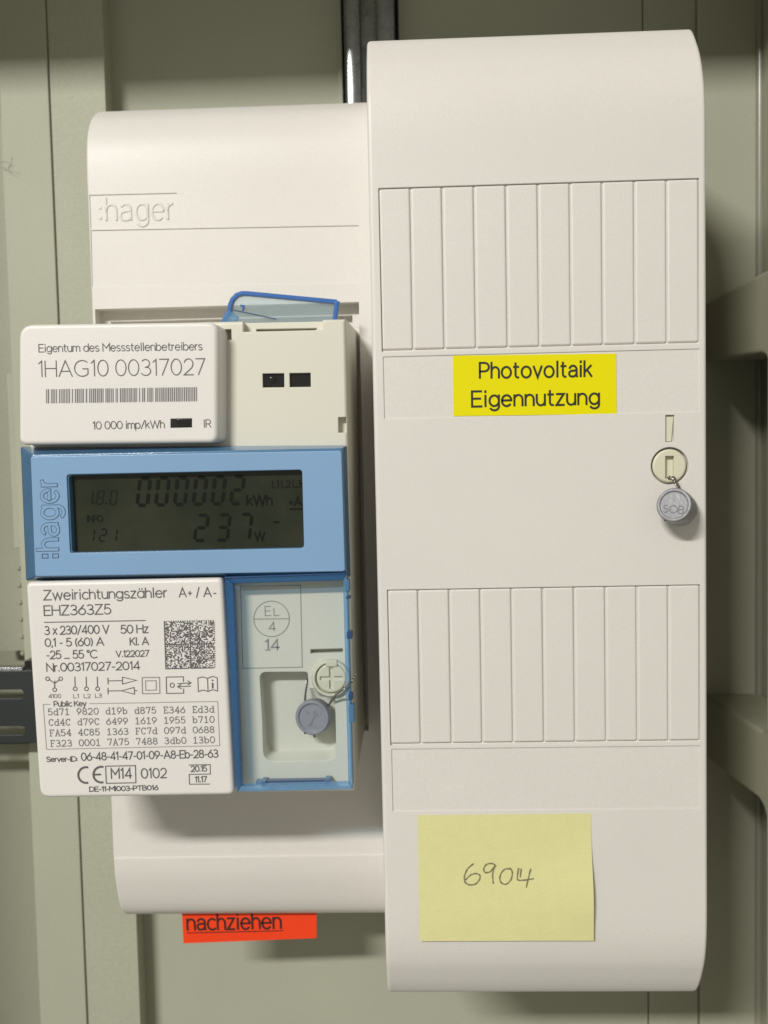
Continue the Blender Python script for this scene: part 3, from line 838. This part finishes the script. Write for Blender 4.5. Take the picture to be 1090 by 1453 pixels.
place('INFO', (124, 740.5), (146, 740), 8.5, YD, 1.7, bm, .06)
place('L1 L2 L3', (387, 692), (428, 691), 9.5, YD, 1.5, bm, .06)
bm_obj('lcd_print', bm, M_segfaint, lcd, smooth=0)
# outlined vertical logo: dark stroke with a narrower blue one on top, reads bottom to top
def vlogo():
    st = []; x = 0
    for ch in 'hager':
        wd, s = G[ch]
        if ch == 'a': s = [[A(.27, .46, .25, .26, 150, 0), (.52, 0)], [(.52, .42), (.22, .38), A(.20, .20, .20, .19, 90, 270), A(.28, .26, .24, .25, 270, 345)]]
        for k in s: st.append([Vector((q.x+x, q.y)) for q in flat(k, 22)])
        x += wd+.24
    tot = x-.24; yy = YP-.35
    a_ = Vector(at(83.5, 779.5, yy)); b_ = Vector(at(81.2, 680.5, yy)); c_ = Vector(at(52.5, 780.2, yy))
    ux_ = (b_-a_)/tot; uz_ = (c_-a_)
    st = [[a_+ux_*v.x+uz_*v.y for v in q] for q in st]
    sq = []
    for u in (.02, .50):
        o_ = a_+ux_*(-.42)+uz_*u; sq.append([o_, o_+ux_*.20, o_+ux_*.20+uz_*.26, o_+uz_*.26, o_])
    return st, sq, yy
st, sq, yy = vlogo()
bo, bi = bmesh.new(), bmesh.new()
for q in st:
    ribbon(bo, q, 1.10, yy-.05, cap=.14); ribbon(bi, q, .76, yy-.11, cap=-.05)
for q in sq: ribbon(bo, q, .22, yy-.05)
bm_obj('logo_outline', bo, M_logoline, dp, smooth=0)
bm_obj('logo_inner_stroke', bi, M_blue, dp, smooth=0)

# -------- lower left rating plate
rp = prism('rating_plate', rquad(quad([(37.5, 825.5), (316.5, 819.5), (333, 1127), (57.5, 1131.5)], YP+.8), [1.8, 1.6, 1.8, 3], 5), YP, YH+0.4, M_plate, met, r=1.2, seg=4,
    pts1=rquad(quad([(38, 826), (318, 819.5), (335, 1126.5), (58, 1131)], YP+.8), [1.8, 1.6, 1.8, 3], 5))
bm = bmesh.new(); T = 1.5
def L_(s, x0, y0, x1, y1, cap, th=T, **k): place(s, (x0, y0), (x1, y1), cap, YP, th, bm, **k)
L_('Zweirichtungszähler', 62.5, 851.2, 237, 847.3, 13.4, 1.55, track=.15)
L_('A', 254.5, 847.3, 264.5, 847, 13); L_('+', 267.5, 846.4, 272, 846.3, 13); L_('/', 279, 847, 283, 846.9, 13); L_('A', 289.5, 846.8, 300, 846.6, 13); L_('-', 303, 846.8, 307, 846.8, 13)
L_('EHZ363Z5', 63.2, 873.2, 157.5, 871, 13.6, 1.6, track=.16)
pxline(bm, [(62.8, 883), (207, 880.4)], YP, 1.25)
L_('3 x 230/400 V', 64, 900.4, 155, 898.4, 11.5, 1.5, track=.13); L_('50 Hz', 172, 898.6, 210.5, 897.6, 11.3, 1.5, track=.13)
L_('0,1 - 5 (60) A', 64.5, 917.3, 147.5, 915.6, 11, 1.5, track=.14); L_('Kl. A', 185, 915.3, 211, 914.8, 10.4, 1.5, track=.14)
L_('-25 _ 55 °C', 66.5, 934.7, 138, 933.4, 11, 1.5, track=.14); L_('V.122027', 165, 932, 211.5, 931.2, 8.6, 1.3, track=.13)
L_('Nr.00317027-2014', 66.8, 952.6, 198.5, 949.8, 11.2, 1.45, track=.14)
L_('Public Key', 77, 1002.3, 122.5, 1001.6, 7.2, 1.25, track=.13)
L_('Server-ID:', 66.5, 1080.6, 110, 1080, 6.6, 1.3, track=.13)
L_('06-48-41-47-01-09-A8-Eb-28-63', 116, 1079, 309.5, 1074.3, 10.6, 1.5, track=.15)
L_('M14', 158.5, 1104.6, 187, 1104, 14, 1.7, track=.2); L_('0102', 201, 1104, 236.5, 1103.3, 13.4, 1.6, track=.16)
L_('DE-11-MI003-PTB016', 127.5, 1123, 224.5, 1120.6, 6.4, 1.3, track=.14)
L_('20.15', 271.5, 1094.6, 293.5, 1094.2, 7.8, 1.3, track=.13); L_('11.17', 277.5, 1109.8, 293.5, 1109.4, 7.8, 1.3, track=.15)
pxline(bm, [(150, 1087), (192.3, 1086.2), (193, 1110.5), (151, 1111.3), (150, 1087)], YP, 1.3)
pxline(bm, [(268, 1085.4), (298.3, 1084.8), (298.6, 1098.2), (268.6, 1098.6), (269, 1112.6), (298, 1112.4)], YP, 1.2)
def wide(pts, th): ribbon(bm, [at(a_, b_, YP) for a_, b_ in pts], th*.2, YP-.08)
wide(pxcirc(122.5, 1099.6, 11.2, 16, -75, -285), 3.0); wide(pxcirc(144, 1099, 11.2, 16, -75, -285), 3.0); wide([(134, 1099), (143.5, 1098.8)], 2.6)
# pictograms
wide([(77.8, 965.5), (77.6, 975)], 1.3); wide([(77.8, 969.5), (70, 964)], 1.3); wide([(77.8, 969.5), (85, 964)], 1.3)
wide([(77.8, 969), (77.8, 976)], 1.3)
for c_ in ((67.8, 963), (86.3, 963), (77.8, 978.6)): wide(pxcirc(*c_, 2.6, 14), 1.2)
for c_ in (106.8, 122.8, 138.6):
    wide([(c_-.4, 960), (c_, 974.5)], 1.3); wide(pxcirc(c_+.1, 977.3, 2.7, 14), 1.2)
for yy_, s_ in ((966, 1), (980.3, -1)):
    wide([(153.3, yy_-4.5), (153.6, yy_+5)], 1.3)
    x0_ = 174
    if s_ > 0:
        wide([(153.5, yy_), (174, yy_-.3)], 1.2); wide([(174, yy_-5.2), (194, yy_-.8), (174, yy_+4.5), (174, yy_-5.2)], 1.2)
    else:
        wide([(153.5, yy_), (173, yy_-.3)], 1.2); wide([(190.5, yy_-5), (172.5, yy_-.3), (191, yy_+4.6), (190.5, yy_-5)], 1.2); wide([(191, yy_-.3), (195, yy_-.4)], 1.2)
wide([(260.5, 967.5), (260.3, 960.2), (236, 960.6), (236.6, 983.8), (260.8, 983.4), (260.7, 977)], 1.2)
wide(pxcirc(244.5, 972.2, 3.0, 14), 1.2)
wide([(252, 970), (271, 968.8)], 1.2); wide([(266, 965.6), (271.3, 968.8), (266.5, 971.8)], 1.2)
wide([(271, 973.4), (252.5, 974.4)], 1.2); wide([(257.5, 970.9), (252.2, 974.4), (258, 977.6)], 1.2)
wide([(280.8, 962), (287.5, 960.3), (294.6, 962.4), (301.5, 959.6), (308.3, 961.5), (309, 980.5), (302, 978.4), (295.4, 981), (288.3, 979), (281.6, 981.2), (280.8, 962)], 1.2)
wide([(294.6, 962.4), (295.3, 981)], 1.2); wide([(301.8, 968.5), (302, 976.5)], 2.3); wide([(301.7, 964.2), (301.8, 966.2)], 2.3)
bm_obj('printed_text', bm, M_ink, rp, smooth=0)
bm = bmesh.new()
L_('4100', 69.5, 990.3, 86.5, 990, 5.2, 1.0); L_('L1', 104.5, 990.3, 112, 990.2, 5.4, 1.0); L_('L2', 119.5, 990.2, 128.5, 990, 5.4, 1.0); L_('L3', 135.5, 989.6, 144.5, 989.4, 5.4, 1.0)
for r_ in ((201.8, 961.3, 226.5, 984.2), (206.6, 966, 221.6, 979.4)):
    a0, b0, a1, b1 = r_; wide([(a0, b0), (a1, b0-.4), (a1+.4, b1-.4), (a0+.5, b1), (a0, b0)], 1.2)
pxline(bm, [(71.5, 999.2), (61.6, 999.4), (66.2, 1063.2), (312, 1058), (309, 995.2), (127, 998.4)], YP, .85)
bm_obj('faint_print', bm, M_ink2, rp, smooth=0)
bm = bmesh.new()
rows = ['5d71 9820 d19b d875 E346 Ed3d', 'Cd4C d79C 6499 1619 1955 b710', 'FA54 4C85 1363 FC7d 097d 0688', 'F323 0001 7A75 7488 3db0 13b0']
for i, s in enumerate(rows):
    xa, ya = 67.5+1.2*i, 1014.6+14.9*i; xb, yb = 304.6+.3*i, 1010.6+14.4*i
    g_ = s.split(' ')
    for j, wv in enumerate(g_):
        f0 = (j*(xb-xa-32)/5.0); x0_ = xa+f0
        yb0 = ya+(yb-ya)*(f0/(xb-xa)); yb1 = ya+(yb-ya)*((f0+32)/(xb-xa))
        L_(wv, x0_, yb0, x0_+32, yb1, 8.8, 1.15, mono=.86, slab=True)
bm_obj('typed_key', bm, M_inkm, rp, smooth=0)
# square dot code, four quadrants
bm = bmesh.new(); nm = 44; rc = random.Random(11)
c00, c10, c11, c01 = [Vector(at(a_, b_, YP)) for a_, b_ in ((232.5, 881), (305, 879.6), (305.8, 948.2), (234.8, 949.6))]
for i in range(nm):
    for j in range(nm):
        q, rr_ = i % 22, j % 22
        on = rc.random() < .5
        if q == 0 or rr_ == 21: on = True
        if q == 21: on = (j % 2 == 0)
        if rr_ == 0: on = (i % 2 == 0)
        if not on: continue
        def uv(u, v): return (c00*(1-u)+c10*u)*(1-v)+(c01*(1-u)+c11*u)*v
        pts = [uv(i/nm, j/nm), uv((i+1)/nm, j/nm), uv((i+1)/nm, (j+1)/nm), uv(i/nm, (j+1)/nm)]
        bm.faces.new([bm.verts.new(Vector((p_.x, YP-.08, p_.y))*MM) for p_ in pts])
bm_obj('dot_code', bm, M_ink, rp, smooth=0)

# -------- compartment under the clear flap: print, screw boss
bm = bmesh.new()
def wf(pts, th): ribbon(bm, [at(a_, b_, YH) for a_, b_ in pts], th*.21, YH-.08)
wf([(341.5, 832), (426.5, 830.6), (429, 946.6), (344.8, 948.2), (341.5, 832)], 1.0)
wf(pxcirc(385.5, 878, 25.2, 44), 1.0); wf([(360.4, 878.4), (410.6, 877.8)], 1.0)
place('E', (376.5, 873.6), (384.5, 873.4), 13, YH, 1.0, bm); place('L', (389, 873.4), (396, 873.2), 10, YH, 1.0, bm)
place('4', (382, 895), (391, 894.8), 12, YH, 1.2, bm)
bm_obj('approval_print', bm, M_ink2, met, smooth=0)
bm = bmesh.new(); place('1', (377.5, 922.4), (382, 922.3), 14.5, YH, 2.2, bm); place('4', (385.5, 922.3), (396.5, 922), 14.5, YH, 2.0, bm); wf([(376, 922.3), (384.5, 922.1)], 1.3)
bm_obj('year_print', bm, M_ink2, met, smooth=0)
X, Zc = at(470, 961, YH)
bm = bmesh.new(); lathe(bm, [(5.6, -4), (5.6, 1.2), (5.2, 1.7), (4.6, 1.7), (4.4, 0.2), (0, 0.2)], 56, Matrix.Translation(Vector((X, YH, Zc))*MM)); boss = bm_obj('screw_boss', bm, M_cream, met)
bm = bmesh.new(); lathe(bm, [(4.25, -.5), (4.25, 1.4), (3.9, 1.7), (0, 1.75)], 56, Matrix.Translation(Vector((X+.2, YH, Zc+.1))*MM)); sh = bm_obj('screw_head', bm, M_cream, met)
cut(sh, [cbox(X-3.1, X+3.5, YH-5, YH-1.15, Zc-.45, Zc+.65, r=.1), cbox(X-.4, X+.8, YH-5, YH-1.15, Zc-3.0, Zc+3.3, r=.1)])
box('screw_key', X-1.2, X+2.0, YH-2.1, YH+1, Zc+3.6, Zc+5.4, M_cream, met, r=.2)

# -------- clear flap: front pane and blue edges
FL = quad([(319, 818.5), (492.5, 813.5), (500.5, 1120), (336.5, 1124.5)], YP)
(x0, z0), (x1, z1), (x2, z2), (x3, z3) = FL
flap = bpy.data.objects.new('clear_flap', None); COL.objects.link(flap); flap.parent = met
flap.location = Vector((x3, 0, z3))*MM-Vector(met.location)
def lerp(a_, b_, t_): return (a_[0]+(b_[0]-a_[0])*t_, a_[1]+(b_[1]-a_[1])*t_)
e = 2.2
ins = [(x0+e, z0-2.0), (x1-1.2, z1-2.0), (x2-1.2, z2+1.6), (x3+e-1.0, z3+1.6)]
prism('pane', ins, YP+.3, YP+1.3, M_clear, flap, smooth=0)
def bar(name, a_, b_, c_, d_, m, y0=YP, y1=YH-.3, r=.25): prism(name, [a_, b_, c_, d_], y0, y1, m, flap, r=r)
bar('flap_edge', FL[0], ins[0], ins[3], FL[3], M_blueclear, YP+.2, YP+3.4)
bar('flap_edge', FL[0], FL[1], ins[1], ins[0], M_blueclear, YP+.1, YP+3.2)
bar('flap_edge', ins[1], FL[1], FL[2], ins[2], M_clearedge, YP+.1, YH-.4)
bar('flap_edge', ins[3], ins[2], FL[2], FL[3], M_clearedge, YP+.2, YP+2.5)
prism('flap_edge_line', quad([(318.5, 818.8), (492, 812.4), (492.2, 814.6), (318.7, 821)], YP-.1), YP-.15, YP+.9, M_deeper, flap, r=.1)
prism('flap_inner_wall', quad([(329, 829), (331.5, 829), (341.5, 1112), (338.5, 1114)], YP+2), YP+1.4, YH-.1, M_clear, flap, smooth=0)
for a_, b_, w_ in ((823, 840, 1.5), (846, 850, 1.7), (896, 907, 2.0), (984, 994, 1.6), (1000, 1026, 2.0)):
    X1, Z1 = at(490.2+(a_-815)*.026, a_, YP-.2); X2, Z2 = at(490.2+(b_-815)*.026, b_, YP-.2)
    box('hinge_tab', X1-.1, X1+w_*.75, YP-.15, YP+2.5, Z2, Z1, M_deep if b_-a_ > 12 else M_deeper, flap, r=.3)
bar('flap_foot', at(363, 1109, -4), at(466, 1107.5, -4), at(466.5, 1111.5, -4), at(363.5, 1113, -4), M_deep, -4.5, YH-.1)
bar('flap_foot_line', at(377, 1107.4, -4), at(463, 1106, -4), at(463, 1108.4, -4), at(377, 1109.6, -4), M_deeper, -4.7, -3)
box('flap_latch', *sorted((at(371, 1109, -5)[0], at(378, 1109, -5)[0])), -5.2, -2, at(371, 1116, -5)[1], at(371, 1107.5, -5)[1], M_deep, flap, r=.2)
box('flap_latch', *sorted((at(461, 1107, -5)[0], at(469, 1107, -5)[0])), -5.2, -2, at(461, 1114, -5)[1], at(461, 1105.5, -5)[1], M_deep, flap, r=.2)
# -------- raised blue tab behind the housing top
YTb = 26.0
tab = bpy.data.objects.new('raised_tab', None); COL.objects.link(tab); tab.parent = met
tab.location = Vector((-75, YTb, -36))*MM-Vector(met.location)
outp = [(314, 458), (319.5, 449), (324, 441), (324.6, 434), (328, 424), (334.5, 416.5), (344, 413.6), (352, 413.8), (482, 426), (477, 462)]
inp = [(328, 470), (327.5, 441), (328.8, 434), (331.5, 427), (337.5, 421.5), (345, 419.2), (352, 419.4), (474.5, 430.8), (471.3, 470)]
O_ = [at(a_, b_, YTb) for a_, b_ in outp]; I_ = [at(a_, b_, YTb) for a_, b_ in inp]
path = [at(a_, b_, YTb) for a_, b_ in [(316, 460), (321.5, 449), (326, 441), (327, 433), (330.5, 425), (336, 419), (344, 416.4), (352, 416.6), (478.6, 428.6)]]
bm = bmesh.new()
t = bmesh.new(); ribbon(t, path, 1.25, YTb-.8, 0)
ex = bmesh.ops.extrude_face_region(t, geom=list(t.faces)); bmesh.ops.translate(t, verts=[v for v in ex['geom'] if isinstance(v, bmesh.types.BMVert)], vec=(0, 2.2*MM, 0))
bmesh.ops.recalc_face_normals(t, faces=t.faces); merge(bm, t)
add_prism(bm, quad([(475, 429), (482, 427.5), (477, 466), (470.8, 466)], YTb), YTb-1.0, YTb+1.2, r=.3)
bm_obj('tab_rim', bm, M_rim, tab)
prism('tab_pane', I_, YTb-.1, YTb+.7, M_tabpane, tab, smooth=0)
bm = bmesh.new(); tube(bm, [(at(330, 439.8, YTb)[0], YTb-.3, at(330, 439.8, YTb)[1]), (at(392, 453, YTb)[0], YTb-.3, at(392, 453, YTb)[1])], .16, 6); bm_obj('tab_crease', bm, M_deeper, tab)
prism('tab_notch', quad([(341, 432), (347.5, 433), (345.5, 441), (343.3, 440.6), (344, 435), (341, 434.6)], YTb-.3), YTb-.3, YTb-.12, M_rim, tab, smooth=0)
prism('tab_hinge', quad([(316, 452), (324, 440), (331, 443), (338, 449), (330, 470), (310, 470)], YTb-.6), YTb-.9, YTb+1, M_clearedge, tab, r=.3)

# ================================================================== SEALS
def seal(label, c, y, R_, tilt, m, print_='', wires=(), h=4.6, recess=.5, name='wire_seal'):
    X_, Z_ = at(*c, y)
    s_ = thing(name, label, 'seal', (X_, y+h/2, Z_), 'wire seals')
    Mx = Matrix.Translation(Vector((X_, y+h/2, Z_))*MM) @ Euler(tilt, 'XYZ').to_matrix().to_4x4()
    bm_ = bmesh.new()
    lathe(bm_, [(0, -h/2), (R_*.80, -h/2), (R_*.97, -h/2+.6), (R_, 0), (R_*.99, h/2-.55), (R_*.93, h/2), (R_*.80, h/2), (R_*.76, h/2-recess), (0, h/2-recess)], 56, Mx)
    bm_obj('seal_body', bm_, m, s_)
    bw = bmesh.new()
    if print_ == 'dial':
        for a0_, a1_ in (((-1.9, 1.6), (-1.2, 1.0)), ((-1.6, 1.8), (-.9, 1.1)), ((-1.2, -2.4), (1.6, 1.5)), ((-.4, -2.3), (.8, 1.9)), ((1.4, .6), (2.6, 1.2)), ((.2, 1.6), (1.2, 2.2))):
            tube(bw, [tuple(v*1000 for v in (Mx @ (Vector((p_[0], -h/2+recess+.02, p_[1]))*MM))) for p_ in (a0_, a1_)], .16, 6)
        bm_obj('pressed_mark', bw, m, s_)
    else:
        stt, tot_ = layout(print_, track=.2)
        for q in stt:
            tube(bw, [tuple(v*1000 for v in (Mx @ (Vector(((v_.x-tot_/2)*2.1, -h/2+recess, (v_.y)*2.0-2.2))*MM))) for v_ in q], .17, 6)
        bm_obj('pressed_letters', bw, m, s_)
    bw = bmesh.new()
    for w_ in wires: twisted(bw, w_)
    bm_obj('seal_wire', bw, M_wire, s_)
    bh = bmesh.new()
    return s_, Mx
def P3(px, py, y): x_, z_ = at(px, py, y); return (x_, y, z_)
s1, Mx = seal('lilac grey wire seal hanging before the meter screw under the flap', (444.5, 1019.5), -3.2, 5.2, (rad(-4), 0, rad(-9)), M_seal, 'dial',
    [[P3(436, 961, 5), P3(435.5, 972, 2), P3(433.5, 985, -.5), P3(432.5, 1000, -1)],
     [P3(464, 1004, -1), P3(470, 995, -2.5), P3(477, 985, -5), P3(488, 977, -9), P3(493, 972, -9.2), P3(499, 968, -8.8), P3(505, 957, -8.5)]])
bm = bmesh.new()
for c_ in ((432.5, 1038.5), (446, 1043), (458, 1000)): tube(bm, [P3(c_[0], c_[1], -2), P3(c_[0]+.5, c_[1]+2.2, -3.2)], .3, 6)
bm_obj('wire_end', bm, M_black, s1)
s2, Mx = seal('pale grey wire seal hanging tilted from the lock of the tall cover', (968, 721), -9.0, 4.9, (rad(-13), rad(4), rad(-31)), M_seal2, 'SOB',
    [[P3(947, 679, 1.0), P3(951, 676.5, -.5), P3(955.5, 679, -1.5), P3(959, 686, -2.5), P3(963, 692, -4)],
     [P3(948, 681, 1.0), P3(950, 678, -.2), P3(957, 677, -1), P3(961, 686, -2), P3(965, 692, -3.6)]], h=8.6, recess=.45)
bm = bmesh.new()
for c_, d_ in (((942.5, 700), -5.2), ((944, 738), -5.4), ((981, 720.8), -6), ((968.5, 736), -6.5)):
    tube(bm, [P3(c_[0], c_[1], d_+.5), P3(c_[0]+.3, c_[1]+.3, d_-.5)], .33, 8)
tube(bm, [P3(968.5, 736, -6.8), P3(974, 730, -6.6), P3(981, 721, -6.2)], .2, 6)
bm_obj('wire_end', bm, M_black, s2)
